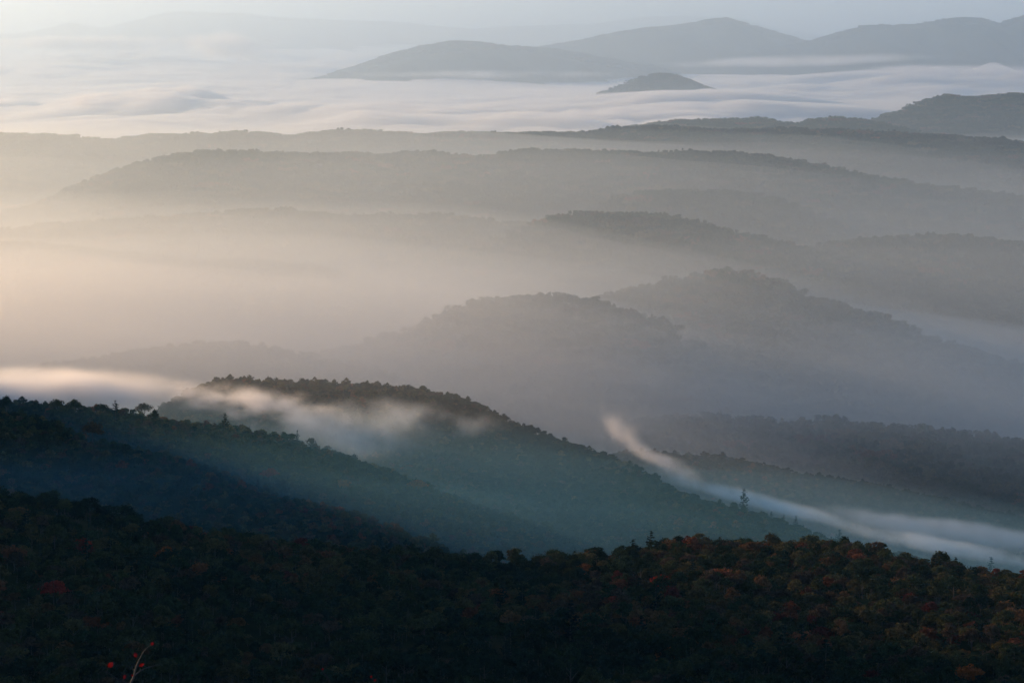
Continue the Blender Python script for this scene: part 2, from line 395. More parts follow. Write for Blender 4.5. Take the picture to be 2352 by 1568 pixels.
fog_slab('mist', 'denser low mist lying in the bottoms of the valleys', -3500, 3500, 2450, 4400,
         lambda X, Y: 690 - 0.12 * np.clip(X, -300, 900) + 25 * fbm(X / 700, Y / 700, 312, 3), volume_mat('low mist', (0.97, 0.97, 0.97), 1.2e-3, 0.65), 90, 90, 450)
fog_slab('mist', 'bright warm mist pooled in the left part of the valley', -1900, 1100, 2300, 3750,
         lambda X, Y: 775 - 0.085 * (X + 700) - 0.32 * np.maximum(np.sqrt(np.maximum(X - 20, 0) ** 2 + 80 ** 2) - 80, 0) + 34 * fbm(X / 450, Y / 600, 315, 4), volume_mat('warm mist', (1.0, 0.95, 0.90), 0.95e-3, 0.65), 70, 70, 330)
def hollow(X, Y):
    k = np.clip((Y - np.interp(X, NEAR.gx, NEAR.gy) - 15) / 130, 0, 1)
    return GROUND_Z + (806 - 0.10 * np.minimum(X, 0) - 0.17 * np.maximum(X, 0) - np.clip(Y - 1300, 0, 900) * 0.075 + 12 * fbm(X / 300, Y / 300, 317, 3) - GROUND_Z) * k
fog_slab('mist', 'mist tinted shade blue in the hollow behind the nearest slope', -1300, 1500, 1200, 2150,
         hollow, volume_mat('shade tinted mist', (0.34, 0.76, 1.0), 5.0e-4, 0.3), 140, 120, 30)  # blue cast of the shade is tinted into this mist
fog_slab('mist', 'light mist round the autumn hill and the torn wisps', -1500, 1700, 1900, 2480,
         lambda X, Y: 772 - 0.14 * np.clip(X, -300, 0) - 0.30 * np.clip(X, 0, 1200) + 12 * fbm(X / 300, Y / 300, 319, 3), volume_mat('hill mist', (0.92, 0.95, 0.98), 4.5e-4, 0.62), 70, 60, 180)
def fog_top(X, Y):
    w = np.clip((X - 700) / 700, 0, 1) * np.clip((9900 - Y) / 900, 0, 1)
    wx = X + 900 * fbm(X / 2600, Y / 2600, 341, 3); wy = Y + 1300 * fbm(X / 3100, Y / 3100, 345, 3)
    bil = lambda a, b_, sd, o=4: np.abs(fbm(wx / a, wy / b_, sd, o))
    m = np.clip(0.5 + 1.3 * fbm(X / 2600, Y / 3600, 351, 3), 0.05, 1.3)
    return (650 + 42 * fbm(X / 3300, Y / 4200, 321, 3) + 120 * bil(1900, 2600, 327, 5) * (0.4 + 0.6 * m) + 95 * bil(520, 640, 329, 4) * m - 220 * w
            + 12 * np.exp(-((X - 760) / 700) ** 2 - ((Y - 11500) / 900) ** 2))
fog_slab('fog', 'sea of fog with pink streaks filling the valley below the far mountains', -20000, 20000, 7300, 60000,
         fog_top, volume_mat('fog sea', (1.0, 0.99, 0.985), 1.3e-2, 0.5), 1000, 1000, 700, logy=True)

# wisps of fog: soft ragged bodies, thinning toward their edges
def wisp_mat(name, density, scale, cut, col=(0.98, 0.98, 1.0), g=0.5, warp=0.35, stretch=(1, 1, 1), rate=0.35):
    m, nt, out = new_mat(name)
    N, L = nt.nodes.new, nt.links.new
    tc = N('ShaderNodeTexCoord'); geo = N('ShaderNodeNewGeometry')
    sc = N('ShaderNodeVectorMath'); sc.operation = 'MULTIPLY'; sc.inputs[1].default_value = stretch
    L(geo.outputs['Position'], sc.inputs[0])
    n1 = N('ShaderNodeTexNoise'); n1.inputs['Scale'].default_value = scale; n1.inputs['Detail'].default_value = 4; n1.inputs['Roughness'].default_value = 0.55
    L(sc.outputs[0], n1.inputs['Vector'])
    sub = N('ShaderNodeVectorMath'); sub.operation = 'SUBTRACT'; sub.inputs[1].default_value = (0.5, 0.5, 0.5); L(n1.outputs['Color'], sub.inputs[0])
    s2 = N('ShaderNodeVectorMath'); s2.operation = 'SCALE'; s2.inputs['Scale'].default_value = warp * 2; L(sub.outputs[0], s2.inputs[0])
    ad = N('ShaderNodeVectorMath'); ad.operation = 'ADD'; L(tc.outputs['Object'], ad.inputs[0]); L(s2.outputs[0], ad.inputs[1])
    ln = N('ShaderNodeVectorMath'); ln.operation = 'LENGTH'; L(ad.outputs[0], ln.inputs[0])
    mr = N('ShaderNodeMapRange'); mr.interpolation_type = 'SMOOTHERSTEP'
    mr.inputs['From Min'].default_value = 0.95; mr.inputs['From Max'].default_value = 0.1; mr.inputs['To Min'].default_value = 0; mr.inputs['To Max'].default_value = 1
    L(ln.outputs['Value'], mr.inputs['Value'])
    m2 = N('ShaderNodeMapRange'); m2.inputs['From Min'].default_value = cut; m2.inputs['From Max'].default_value = cut + 0.25
    L(n1.outputs['Fac'], m2.inputs['Value'])
    a = N('ShaderNodeMath'); a.operation = 'MULTIPLY'; L(mr.outputs[0], a.inputs[0]); L(m2.outputs[0], a.inputs[1])
    b = N('ShaderNodeMath'); b.operation = 'MULTIPLY'; L(a.outputs[0], b.inputs[0]); b.inputs[1].default_value = density
    p = N('ShaderNodeVolumePrincipled'); p.inputs['Color'].default_value = (*col, 1); p.inputs['Anisotropy'].default_value = g
    L(b.outputs[0], p.inputs['Density']); L(p.outputs[0], out.inputs['Volume'])
    m.cycles.volume_step_rate = rate
    return m

def ico_sphere():
    n, k = 20, 12
    V = [(0, 0, 1)]
    for i in range(1, k):
        for j in range(n):
            a, b_ = math.pi * i / k, 2 * math.pi * j / n
            V.append((math.sin(a) * math.cos(b_), math.sin(a) * math.sin(b_), math.cos(a)))
    V.append((0, 0, -1)); Fc = []
    for j in range(n): Fc.append((0, 1 + j, 1 + (j + 1) % n))
    for i in range(k - 2):
        for j in range(n):
            a, b_ = 1 + i * n + j, 1 + i * n + (j + 1) % n
            Fc += [(a, a + n, b_ + n), (a, b_ + n, b_)]
    e = len(V) - 1
    for j in range(n): Fc.append((e, e - n + (j + 1) % n, e - n + j))
    return V, Fc
def wisp(name, label, p0, p1, wide, high, mat, over=1.12):
    """ellipsoid of fog from p0 to p1, 'wide' across and 'high' tall (metres)"""
    V, Fc = ico_sphere()
    o = mesh_obj(name, V, Fc, mat)
    a, b_ = Vector(at(*p0)), Vector(at(*p1))
    d = b_ - a
    x = d.normalized(); y = Vector((0, 0, 1)).cross(x).normalized(); z = x.cross(y)
    M = Matrix((x, y, z)).transposed().to_4x4()
    o.matrix_world = Matrix.Translation((a + b_) / 2) @ M @ Matrix.Diagonal((d.length / 2 * over, wide / 2, high / 2, 1))
    o['kind'] = 'stuff'; o['label'] = label
    return o
W_BRIGHT = wisp_mat('bright wisp', 0.075, 0.018, 0.26, (1.0, 0.97, 0.95), warp=0.42)
W_RAGGED = wisp_mat('ragged wisp', 0.055, 0.030, 0.43, (1.0, 0.96, 0.94), warp=0.65, stretch=(1, 1, 1.6), rate=0.25)
W_VEIL = wisp_mat('thin veil', 0.016, 0.026, 0.40, (0.9, 0.95, 1.0), warp=0.5)
W_BAND = wisp_mat('fog band', 0.060, 0.026, 0.30, (0.97, 0.98, 1.0), warp=0.30)
W_SUN_PINK = wisp_mat('sun pink bank', 0.070, 0.026, 0.28, (1.0, 0.91, 0.87), warp=0.38)  # pink of the low sun is put into the scattering colour
W_PLUME = wisp_mat('fog plume', 0.050, 0.036, 0.34, (1.0, 0.95, 0.93), warp=0.5)
W_TIP = wisp_mat('fog plume tip', 0.030, 0.045, 0.38, (1.0, 0.96, 0.95), warp=0.6)
W_PUFF = wisp_mat('cloud puff', 0.016, 0.0055, 0.36, (1.0, 0.97, 0.95), warp=0.65, rate=0.25)
W_STREAK = wisp_mat('cloud streak', 0.0045, 0.0016, 0.34, (1.0, 0.98, 0.98), warp=0.40, stretch=(1, 0.5, 3))
wisp('fog_bank', 'brightest fog bank glowing behind the left treeline', (-260, 906, 2060), (430, 893, 2060), 260, 40, W_BRIGHT)
wisp('fog_bank', 'fog bank thinning as it meets the wooded hilltop', (230, 886, 2090), (700, 925, 2090), 150, 28, W_RAGGED)
wisp('fog_bank', 'ragged wisp spilling right from the bright bank over the trees', (400, 905, 2060), (900, 968, 2060), 150, 28, W_RAGGED)
wisp('fog_bank', 'thin torn wisp over the autumn trees below the hilltop', (720, 944, 2060), (1200, 975, 2090), 170, 38, W_VEIL)
wisp('fog_bank', 'blue grey veil hanging below the torn wisps', (520, 980, 1990), (1040, 1020, 1990), 160, 60, W_VEIL)
wisp('fog_bank', 'long white and blue fog band running down behind the shaded slope', (1420, 1064, 2120), (2060, 1234, 2110), 74, 16, W_BAND)
wisp('fog_bank', 'lower end of the fog band reaching the right edge', (1880, 1200, 2120), (2480, 1312, 2120), 84, 17, W_BAND)
wisp('fog_bank', 'fog bank tinted sunlit pink above the blue band at the right edge', (1800, 1166, 2300), (2640, 1282, 2300), 110, 26, W_SUN_PINK)
wisp('fog_plume', 'faint tip of the curved pink plume above the fog band', (1375, 925, 2235), (1480, 1055, 2215), 60, 38, W_TIP)
wisp('fog_plume', 'middle of the curved pink plume leaning left over the slope', (1420, 995, 2225), (1540, 1085, 2205), 44, 20, W_PLUME)
wisp('fog_plume', 'foot of the pink plume joining the fog band', (1450, 1030, 2215), (1640, 1118, 2180), 60, 20, W_PLUME)
wisp('cloud_puff', 'rounded cream puff of cloud rising from the fog at the upper left', (400, 100, 17500), (640, 112, 17500), 900, 260, W_PUFF, 1.2)
wisp('cloud_puff', 'long low cream cloud left of the rounded puff', (-60, 100, 19500), (480, 100, 19000), 900, 170, W_PUFF)
wisp('cloud_puff', 'small peach puff of cloud at the left in the middle of the fog', (150, 238, 9600), (245, 222, 9600), 300, 90, W_PUFF, 1.3)
wisp('cloud_streak', 'bright streak of cloud along the foot of the middle mountain', (780, 172, 14600), (1480, 172, 14300), 1200, 70, W_STREAK)
wisp('cloud_streak', 'pink streak of cloud below the pointed mountain', (1500, 150, 15000), (2200, 130, 15200), 1500, 90, W_STREAK)
wisp('cloud_streak', 'pink streak of cloud stretching left of the small hilltop', (900, 205, 11500), (1650, 222, 11500), 1000, 60, W_STREAK)
wisp('cloud_streak', 'lilac streak of cloud at the upper right edge', (1900, 165, 13500), (2500, 160, 13500), 1200, 90, W_STREAK)

# ------------------------------------------------------------------ trees
def leaf_mat():
    m, nt, out = new_mat('leaves')
    b = nt.nodes.new('ShaderNodeBsdfDiffuse'); b.inputs['Roughness'].default_value = 1.0
    tr = nt.nodes.new('ShaderNodeBsdfTranslucent')
    mx = nt.nodes.new('ShaderNodeMixShader'); mx.inputs[0].default_value = 0.3
    at_ = nt.nodes.new('ShaderNodeAttribute'); at_.attribute_type = 'INSTANCER'; at_.attribute_name = 'tint'
    geo = nt.nodes.new('ShaderNodeNewGeometry')
    nz = nt.nodes.new('ShaderNodeTexNoise'); nz.inputs['Scale'].default_value = 0.45; nz.inputs['Detail'].default_value = 3
    mr = nt.nodes.new('ShaderNodeMapRange')
    mr.inputs['From Min'].default_value = 0.3; mr.inputs['From Max'].default_value = 0.7
    mr.inputs['To Min'].default_value = 0.45; mr.inputs['To Max'].default_value = 1.6
    mul = nt.nodes.new('ShaderNodeVectorMath'); mul.operation = 'SCALE'
    nt.links.new(geo.outputs['Position'], nz.inputs['Vector'])
    nt.links.new(nz.outputs['Fac'], mr.inputs['Value'])
    nt.links.new(at_.outputs['Color'], mul.inputs[0]); nt.links.new(mr.outputs[0], mul.inputs['Scale'])
    for n in (b, tr): nt.links.new(mul.outputs[0], n.inputs['Color'])
    nt.links.new(b.outputs[0], mx.inputs[1]); nt.links.new(tr.outputs[0], mx.inputs[2])
    nt.links.new(mx.outputs[0], out.inputs['Surface'])
    return m
MAT_LEAF = leaf_mat()
def plain_mat(name, col, rough=0.9):
    m, nt, out = new_mat(name)
    b = nt.nodes.new('ShaderNodeBsdfPrincipled'); b.inputs['Roughness'].default_value = rough
    n1 = nt.nodes.new('ShaderNodeTexNoise'); n1.inputs['Scale'].default_value = 9; n1.inputs['Detail'].default_value = 5
    r = nt.nodes.new('ShaderNodeValToRGB')
    r.color_ramp.elements[0].color = (*[c * 0.6 for c in col], 1); r.color_ramp.elements[1].color = (*[c * 1.4 for c in col], 1)
    tc = nt.nodes.new('ShaderNodeTexCoord')
    nt.links.new(tc.outputs['Object'], n1.inputs['Vector']); nt.links.new(n1.outputs['Fac'], r.inputs[0])
    nt.links.new(r.outputs[0], b.inputs['Base Color']); nt.links.new(b.outputs[0], out.inputs['Surface'])
    return m
MAT_BARK = plain_mat('bark', (0.09, 0.07, 0.055))

def cards(C, N, S, rg):
    """one crumpled quad per centre C with normal N and size S"""
    n = len(C)
    a = rg.normal(size=(n, 3)); a -= (a * N).sum(1)[:, None] * N; a /= np.linalg.norm(a, axis=1)[:, None]
    b = np.cross(N, a)
    S = S[:, None]
    asp = rg.uniform(0.6, 1.0, (n, 1))
    j = lambda: rg.uniform(0.65, 1.15, (n, 1))
    v = np.stack([C - a * S * j(), C - b * S * asp * j() + N * S * 0.3, C + a * S * j(), C + b * S * asp * j() - N * S * 0.3], 1)
    return v.reshape(-1, 3)

def crown_pts(seed, nlobes, nleaf, rad, h0, h1, size):
    rg = np.random.default_rng(seed)
    ang = rg.uniform(0, 2 * np.pi, nlobes); rr = rad * 0.62 * np.sqrt(rg.uniform(0.0, 1, nlobes))
    top = h1 - (rr / rad) ** 2 * (h1 - h0) * 0.75
    lr = rad * rg.uniform(0.30, 0.50, nlobes)
    cz = np.maximum(top - lr * rg.uniform(0.8, 1.3, nlobes), h0 + lr * 0.5)
    c = np.stack([np.cos(ang) * rr, np.sin(ang) * rr, cz], 1)
    c[0] = (0, 0, h1 - lr[0])
    k = rg.integers(0, nlobes, nleaf)
    d = rg.normal(size=(nleaf, 3)); d[:, 2] = np.abs(d[:, 2]) * 1.1 - 0.35
    d /= np.linalg.norm(d, axis=1)[:, None]
    c[:, :2] += rg.normal(scale=rad * 0.12, size=(nlobes, 2))
    sq = np.stack([rg.uniform(0.8, 1.45, nlobes), rg.uniform(0.8, 1.45, nlobes), rg.uniform(0.5, 0.9, nlobes)], 1)
    P = c[k] + d * (lr[k] * rg.uniform(0.6, 1.12, nleaf))[:, None] * sq[k]
    N = d + rg.normal(scale=0.45, size=d.shape); N /= np.linalg.norm(N, axis=1)[:, None]
    return cards(P, N, size * rg.uniform(0.6, 1.3, nleaf), rg)

def conifer_pts(seed, H, rad, n_tier, size, ragged=0.35, lo=0.18):
    """white pine: flat layered plumes of needles round a straight stem"""
    rg = np.random.default_rng(seed); P = []; N = []
    for i in range(n_tier):
        t = (i + 0.5) / n_tier
        z = H * (lo + (1 - lo) * t)
        L0 = rad * (1 - t) ** 0.75 * (0.55 + 0.45 * min(1, t * 5)) + 0.35
        for b in range(rg.integers(4, 7)):
            a = rg.uniform(0, 2 * np.pi); L = L0 * rg.uniform(1 - ragged, 1 + ragged)
            for q in range(max(2, int(L / size * 1.7))):
                r = L * (q + 1) / (int(L / size * 1.7) + 1) + rg.normal() * 0.1
                P.append((math.cos(a) * r + rg.normal() * .25, math.sin(a) * r + rg.normal() * .25, z + 0.22 * r + rg.normal() * 0.16))
                N.append((rg.normal() * .3, rg.normal() * .3, 1))
    P = np.array(P); N = np.array(N); N /= np.linalg.norm(N, axis=1)[:, None]
    return cards(P, N, size * rg.uniform(0.6, 1.2, len(P)), rg)

def quads(n, off=0): return np.arange(n).reshape(-1, 4) + off

def tube_pts(path, radii, sides=6):
    path = np.array(path, float); V = []
    for i, p in enumerate(path):
        d = path[min(i + 1, len(path) - 1)] - path[max(i - 1, 0)]; d /= np.linalg.norm(d)
        a = np.cross(d, (0.3, 1, 0.1)); a /= np.linalg.norm(a); b = np.cross(d, a)
        th = np.arange(sides) / sides * 2 * np.pi
        V.append(p + radii[i] * (np.cos(th)[:, None] * a + np.sin(th)[:, None] * b))
    V = np.concatenate(V); Fc = []
    for i in range(len(path) - 1):
        for k in range(sides):
            Fc.append((i * sides + k, i * sides + (k + 1) % sides, (i + 1) * sides + (k + 1) % sides, (i + 1) * sides + k))
    return V, np.array(Fc)

def trunk_mesh(name, seed, H, r0, limbs=5):
    rg = np.random.default_rng(seed)
    V, Fc = tube_pts([(0, 0, -1.5), (0.1, 0, H * 0.4), (0.2, 0.1, H * 0.75), (0.2, 0.2, H * 0.93)], [r0, r0 * 0.75, r0 * 0.45, r0 * 0.12])
    for i in range(limbs):
        a = rg.uniform(0, 2 * np.pi); z = H * rg.uniform(0.35, 0.65); L = H * rg.uniform(0.18, 0.28)
        v, f = tube_pts([(0.1, 0, z), (math.cos(a) * L * .5, math.sin(a) * L * .5, z + L * .45), (math.cos(a) * L, math.sin(a) * L, z + L)], [r0 * .4, r0 * .25, r0 * .06], 4)
        Fc = np.concatenate([Fc, f + len(V)]); V = np.concatenate([V, v])
    return V, Fc

PROTO = bpy.data.collections.new('tree kinds')       # only referenced by the forest
def raw_mesh(name, V, Fc, mats, idx=None):
    o = mesh_obj(name, V, Fc, None)
    COL.objects.unlink(o)
    for m in mats: o.data.materials.append(m)
    if idx is not None: o.data.polygons.foreach_set('material_index', idx)
    return o
crown_meshes, trunk_meshes = [], []
pi = 0
def proto(V, Fc, idx=None):
    global pi
    o = raw_mesh('kind_%03d' % pi, V, Fc, [MAT_LEAF, MAT_BARK], idx); PROTO.objects.link(o); pi += 1
# 0-5 near broadleaf, 6-7 pine, 8-12 mid broadleaf, 13-18 far patches
for i in range(6):
    cv = crown_pts(100 + i, [11, 14, 9, 15, 12, 16][i], 720, [5.2, 5.8, 4.4, 6.4, 4.8, 5.6][i], 3.0, [14, 13, 15.5, 13.5, 16, 12.5][i], 0.48)
    tv, tf = trunk_mesh('t', 200 + i, 13, 0.28)
    crown_meshes.append((cv, quads(len(cv)))); trunk_meshes.append((tv, tf))
    proto(np.concatenate([cv, tv]), np.concatenate([quads(len(cv)), tf + len(cv)]), np.r_[np.zeros(len(cv) // 4, int), np.ones(len(tf), int)])
for i in range(2):
    cv = conifer_pts(300 + i, 19, 4.2, 13, 0.75)
    tv, tf = trunk_mesh('t', 310 + i, 19.5, 0.3, 0)
    crown_meshes.append((cv, quads(len(cv)))); trunk_meshes.append((tv, tf))
    proto(np.concatenate([cv, tv]), np.concatenate([quads(len(cv)), tf + len(cv)]), np.r_[np.zeros(len(cv) // 4, int), np.ones(len(tf), int)])
for i in range(5):
    cv = crown_pts(400 + i, 11, 230, [5.2, 5.8, 4.8, 6.2, 5.4][i], 0.5, [14, 13, 15.5, 13.5, 12.5][i], 0.95)
    proto(cv, quads(len(cv)))
for i in range(6):
    rg = np.random.default_rng(500 + i); vs_ = []
    for k in range(17):
        c = crown_pts(520 + i * 20 + k, 6, 48, rg.uniform(4.5, 6.5), 0, rg.uniform(9.5, 15.5), 1.8)
        c += np.array([rg.uniform(-18, 18), rg.uniform(-18, 18), 0]); vs_.append(c)
    cv = np.concatenate(vs_); proto(cv, quads(len(cv)))

PAL = np.array([(0.020, 0.034, 0.020), (0.030, 0.044, 0.021), (0.060, 0.062, 0.026), (0.105, 0.082, 0.034), (0.14, 0.075, 0.034), (0.17, 0.062, 0.030), (0.13, 0.036, 0.025), (0.080, 0.055, 0.036)])
def tints(x, y, seed, warm=0.0):
    n = len(x); rg = np.random.default_rng(seed)
    f = fbm(x / 130, y / 130, 901, 3) * 0.9 + rg.normal(scale=0.42, size=n) + warm
    idx = np.searchsorted([-0.35, 0.15, 0.52, 0.82, 1.02, 1.2, 1.34], f)
    idx = np.where((rg.random(n) < 0.10) & (f > -0.2), 7, idx)
    return PAL[idx] * rg.uniform(0.75, 1.3, (n, 1)), idx

ALL = dict(P=[], proto=[], rot=[], scl=[], tint=[], tier=[], src=[], idx=[], sx=[], sz=[])
def sow(h, si, spacing, tmin, tmax, tier, warm=0.0, seed=0):
    rg = np.random.default_rng(1000 + si)
    if isinstance(h, Near):
        xs = np.arange(h.x0, h.x1, spacing); ys = np.arange(tmin, tmax, spacing)
        X, Y = np.meshgrid(xs, ys); X = X.ravel(); Y = Y.ravel()
    else:
        xs = np.arange(h.x0, h.x1, spacing); ts = np.arange(tmin, tmax, spacing)
        X, T = np.meshgrid(xs, ts); X = X.ravel(); T = T.ravel(); Y = h.yc(X) + T
    X = X + rg.uniform(-.42, .42, len(X)) * spacing; Y = Y + rg.uniform(-.42, .42, len(X)) * spacing
    Z = h.z(X, Y)
    Z = Z - (3.6 if tier == 1 else 3.0 if tier == 2 else 2.2)
    u, v = project(X, Y, Z + 14)
    mg = (560, 360, 170)[tier]
    k = (u > -mg) & (u < 2352 + mg) & (v < 1640) & (Z > GROUND_Z + 5)
    X, Y, Z = X[k], Y[k], Z[k]; n = len(X)
    if si == 0: warm = 0.12 + 0.20 * np.clip((X - 20) / 120, 0, 1) * np.clip((Y - 1000) / 300, 0, 1) - 0.25 * np.clip((1120 - Y) / 150, 0, 1)
    t, idx = tints(X, Y, 2000 + si, warm)
    ALL['P'].append(np.stack([X, Y, Z], 1)); ALL['rot'].append(rg.uniform(0, 6.283, n)); ALL['tint'].append(t); ALL['idx'].append(idx)
    ALL['tier'].append(np.full(n, tier)); ALL['src'].append(np.full(n, si))
    if tier == 0:
        pr = rg.integers(0, 6, n); pine = rg.random(n) < 0.02
        pr = np.where(pine, rg.integers(6, 8, n), pr); t[pine] = (0.022, 0.034, 0.022)
        sc = rg.uniform(0.7, 1.2, n) * 0.98
    elif tier == 1:
        pr = rg.integers(8, 13, n); pine = rg.random(n) < 0.015
        pr = np.where(pine, rg.integers(6, 8, n), pr); t[pine] = (0.022, 0.034, 0.022)
        sc = rg.uniform(0.62, 0.84, n); sc = np.where(pine, sc * 0.85, sc)
    else:
        pr = rg.integers(13, 19, n); sc = rg.uniform(0.85, 1.15, n)
    if tier < 2:
        q_ = rg.random(n); sc = sc * np.where(q_ < 0.3, 0.75, np.where(q_ > 0.93, 1.15, 1.0))
    ALL['proto'].append(pr); ALL['scl'].append(sc)
    ALL['sx'].append(rg.uniform(0.8, 1.3, n) if tier < 2 else np.ones(n)); ALL['sz'].append(rg.uniform(0.82, 1.12, n) if tier < 2 else rg.uniform(0.9, 1.2, n))

sow(NEAR, 0, 8.4, 900, 1540, 0, 0.12)
for i, h in enumerate(HILLS):
    y0 = h.yc(0)
    if y0 > 10000: sow(h, i + 1, 27 if y0 < 14000 else 34, -260, 60, 2)
    elif y0 > 2700: sow(h, i + 1, 25, -h.lf * 0.75, 60, 2)
    else: sow(h, i + 1, 6.6, -h.lf * 0.85, 70, 1, 0.05 if i != len(HILLS) - 3 else 0.12)
T = {k: np.concatenate(v) for k, v in ALL.items()}
# leave out what nearer slopes hide
u, v = project(T['P'][:, 0], T['P'][:, 1], T['P'][:, 2] + 15)
b = np.clip(((u + 600) / 15).astype(int), 0, 240)
keep = np.zeros(len(u), bool)
order = np.argsort(T['P'][:, 1])
for q in range(241):
    ii = order[b[order] == q]
    if len(ii) == 0: continue
    # lines of sight over the crowns nearer by
    vb = np.minimum.accumulate(v[ii])
    prev = np.r_[1e9, vb[:-1]]
    keep[ii] = v[ii] < prev + np.where(T['tier'][ii] == 2, 9, 26)
T = {k: a[keep] for k, a in T.items()}
# trees poking through a nearer or higher neighbouring hill surface stay on their own hill only
def surf(x, y):
    z = NEAR.z(x, y) if False else np.full(len(x), -1e9)
    for h in HILLS:
        m = (x > h.x0) & (x < h.x1) & (np.abs(y - h.yc(x)) < max(h.lf, h.lb))
        if m.any(): z[m] = np.maximum(z[m], h.z(x[m], y[m]))
    m = (y < 1750) & (x > NEAR.x0) & (x < NEAR.x1)
    z[m] = np.maximum(z[m], NEAR.z(x[m], y[m]))
    return z
S = surf(T['P'][:, 0], T['P'][:, 1])
k = T['P'][:, 2] > S - 4.5
T = {q: a[k] for q, a in T.items()}
print('trees and patches', len(T['rot']), [int((T['tier'] == i).sum()) for i in range(3)])

def forest_obj(name, label, sel):
    P = T['P'][sel]
    me = bpy.data.meshes.new(name); me.vertices.add(len(P)); me.vertices.foreach_set('co', P.astype(np.float32).ravel())
    for nm, ty, arr, f in (('kind_index', 'INT', T['proto'][sel], 'value'), ('turn', 'FLOAT', T['rot'][sel], 'value'), ('size', 'FLOAT', T['scl'][sel], 'value'), ('spread', 'FLOAT', T['sx'][sel], 'value'), ('stature', 'FLOAT', T['sz'][sel], 'value')):
        a = me.attributes.new(nm, ty, 'POINT'); a.data.foreach_set(f, arr.astype(np.int32 if ty == 'INT' else np.float32))
    a = me.attributes.new('tint', 'FLOAT_VECTOR', 'POINT'); a.data.foreach_set('vector', T['tint'][sel].astype(np.float32).ravel())
    me.update()
    o = bpy.data.objects.new(name, me); COL.objects.link(o)
    o['kind'] = 'stuff'; o['label'] = label
    ng = bpy.data.node_groups.new(name, 'GeometryNodeTree')
    ng.interface.new_socket('Geometry', in_out='INPUT', socket_type='NodeSocketGeometry')
    ng.interface.new_socket('Geometry', in_out='OUTPUT', socket_type='NodeSocketGeometry')
    gi = ng.nodes.new('NodeGroupInput'); go = ng.nodes.new('NodeGroupOutput')
    ci = ng.nodes.new('GeometryNodeCollectionInfo'); ci.inputs['Collection'].default_value = PROTO
    ci.inputs['Separate Children'].default_value = True; ci.inputs['Reset Children'].default_value = True
    ip = ng.nodes.new('GeometryNodeInstanceOnPoints'); ip.inputs['Pick Instance'].default_value = True
    def named(n, t):
        x = ng.nodes.new('GeometryNodeInputNamedAttribute'); x.data_type = t; x.inputs['Name'].default_value = n; return x.outputs['Attribute']
    cx = ng.nodes.new('ShaderNodeCombineXYZ')
    ng.links.new(gi.outputs[0], ip.inputs['Points']); ng.links.new(ci.outputs[0], ip.inputs['Instance'])
    ng.links.new(named('kind_index', 'INT'), ip.inputs['Instance Index'])
    ng.links.new(named('turn', 'FLOAT'), cx.inputs['Z']); ng.links.new(cx.outputs[0], ip.inputs['Rotation'])
    c3 = ng.nodes.new('ShaderNodeCombineXYZ'); c3.inputs['Y'].default_value = 1.0
    ng.links.new(named('spread', 'FLOAT'), c3.inputs['X']); ng.links.new(named('stature', 'FLOAT'), c3.inputs['Z'])
    vm = ng.nodes.new('ShaderNodeVectorMath'); vm.operation = 'SCALE'
    ng.links.new(c3.outputs[0], vm.inputs[0]); ng.links.new(named('size', 'FLOAT'), vm.inputs['Scale'])
    ng.links.new(vm.outputs[0], ip.inputs['Scale'])
    ng.links.new(ip.outputs[0], go.inputs[0])
    md = o.modifiers.new('trees', 'NODES'); md.node_group = ng
    return o

# ------------------------------------------------------------------ single trees
def piece(name, V, Fc, mat):
    o = mesh_obj(name, V, Fc, mat); me = o.data; bpy.data.objects.remove(o); me.name = name
    return me
CROWN_ME = [piece('crown', v_, f_, MAT_LEAF) for v_, f_ in crown_meshes]
TRUNK_ME = [piece('trunk', v_, f_, MAT_BARK) for v_, f_ in trunk_meshes]
def tree(kind, loc, rot, scl, tint, label, cat, group=None, name='tree'):
    e = bpy.data.objects.new(name, None); COL.objects.link(e)
    e.location = loc; e.rotation_euler = (0, 0, rot); e.scale = scl if hasattr(scl, '__len__') else (scl, scl, scl)
    e.empty_display_size = 2
    e['label'] = label; e['category'] = cat
    if group: e['group'] = group
    for nm, me in (('trunk', TRUNK_ME[kind]), ('crown', CROWN_ME[kind])):
        o = bpy.data.objects.new(nm, me); COL.objects.link(o); o.parent = e
        if nm == 'crown': o['tint'] = [float(c) for c in tint]
    return e

GREEN, PINE_C = PAL[1], (0.018, 0.030, 0.022)
def stand(u_, v_top, Ylo, Yhi, H, kind, tint, label, cat, name, hmin=0.8, hmax=1.35, width=1.0, group=None):
    """plant a tree whose top is seen at (u_, v_top): search the depth where ground + height meets the sight line"""
    ys = np.linspace(Ylo, Yhi, 200)
    pts = np.array([at(u_, v_top, y) for y in ys])
    g = surf(pts[:, 0], pts[:, 1])
    h = (pts[:, 2] - g)
    i = int(np.argmin(np.abs(h - H)))
    hh = float(np.clip(h[i], H * hmin, H * hmax))
    base = {6: 19.0, 7: 19.0}.get(kind, [14, 13, 15.5, 13.5, 16, 12.5][kind % 6])
    k = (hh + 3.0) / base
    w = k * (width if kind >= 6 else 0.5 + 0.45 * width)
    return tree(kind, (pts[i, 0], pts[i, 1], g[i] - 3.0), random.uniform(0, 6.28), (w, w, k), tint, label, cat, group, name)

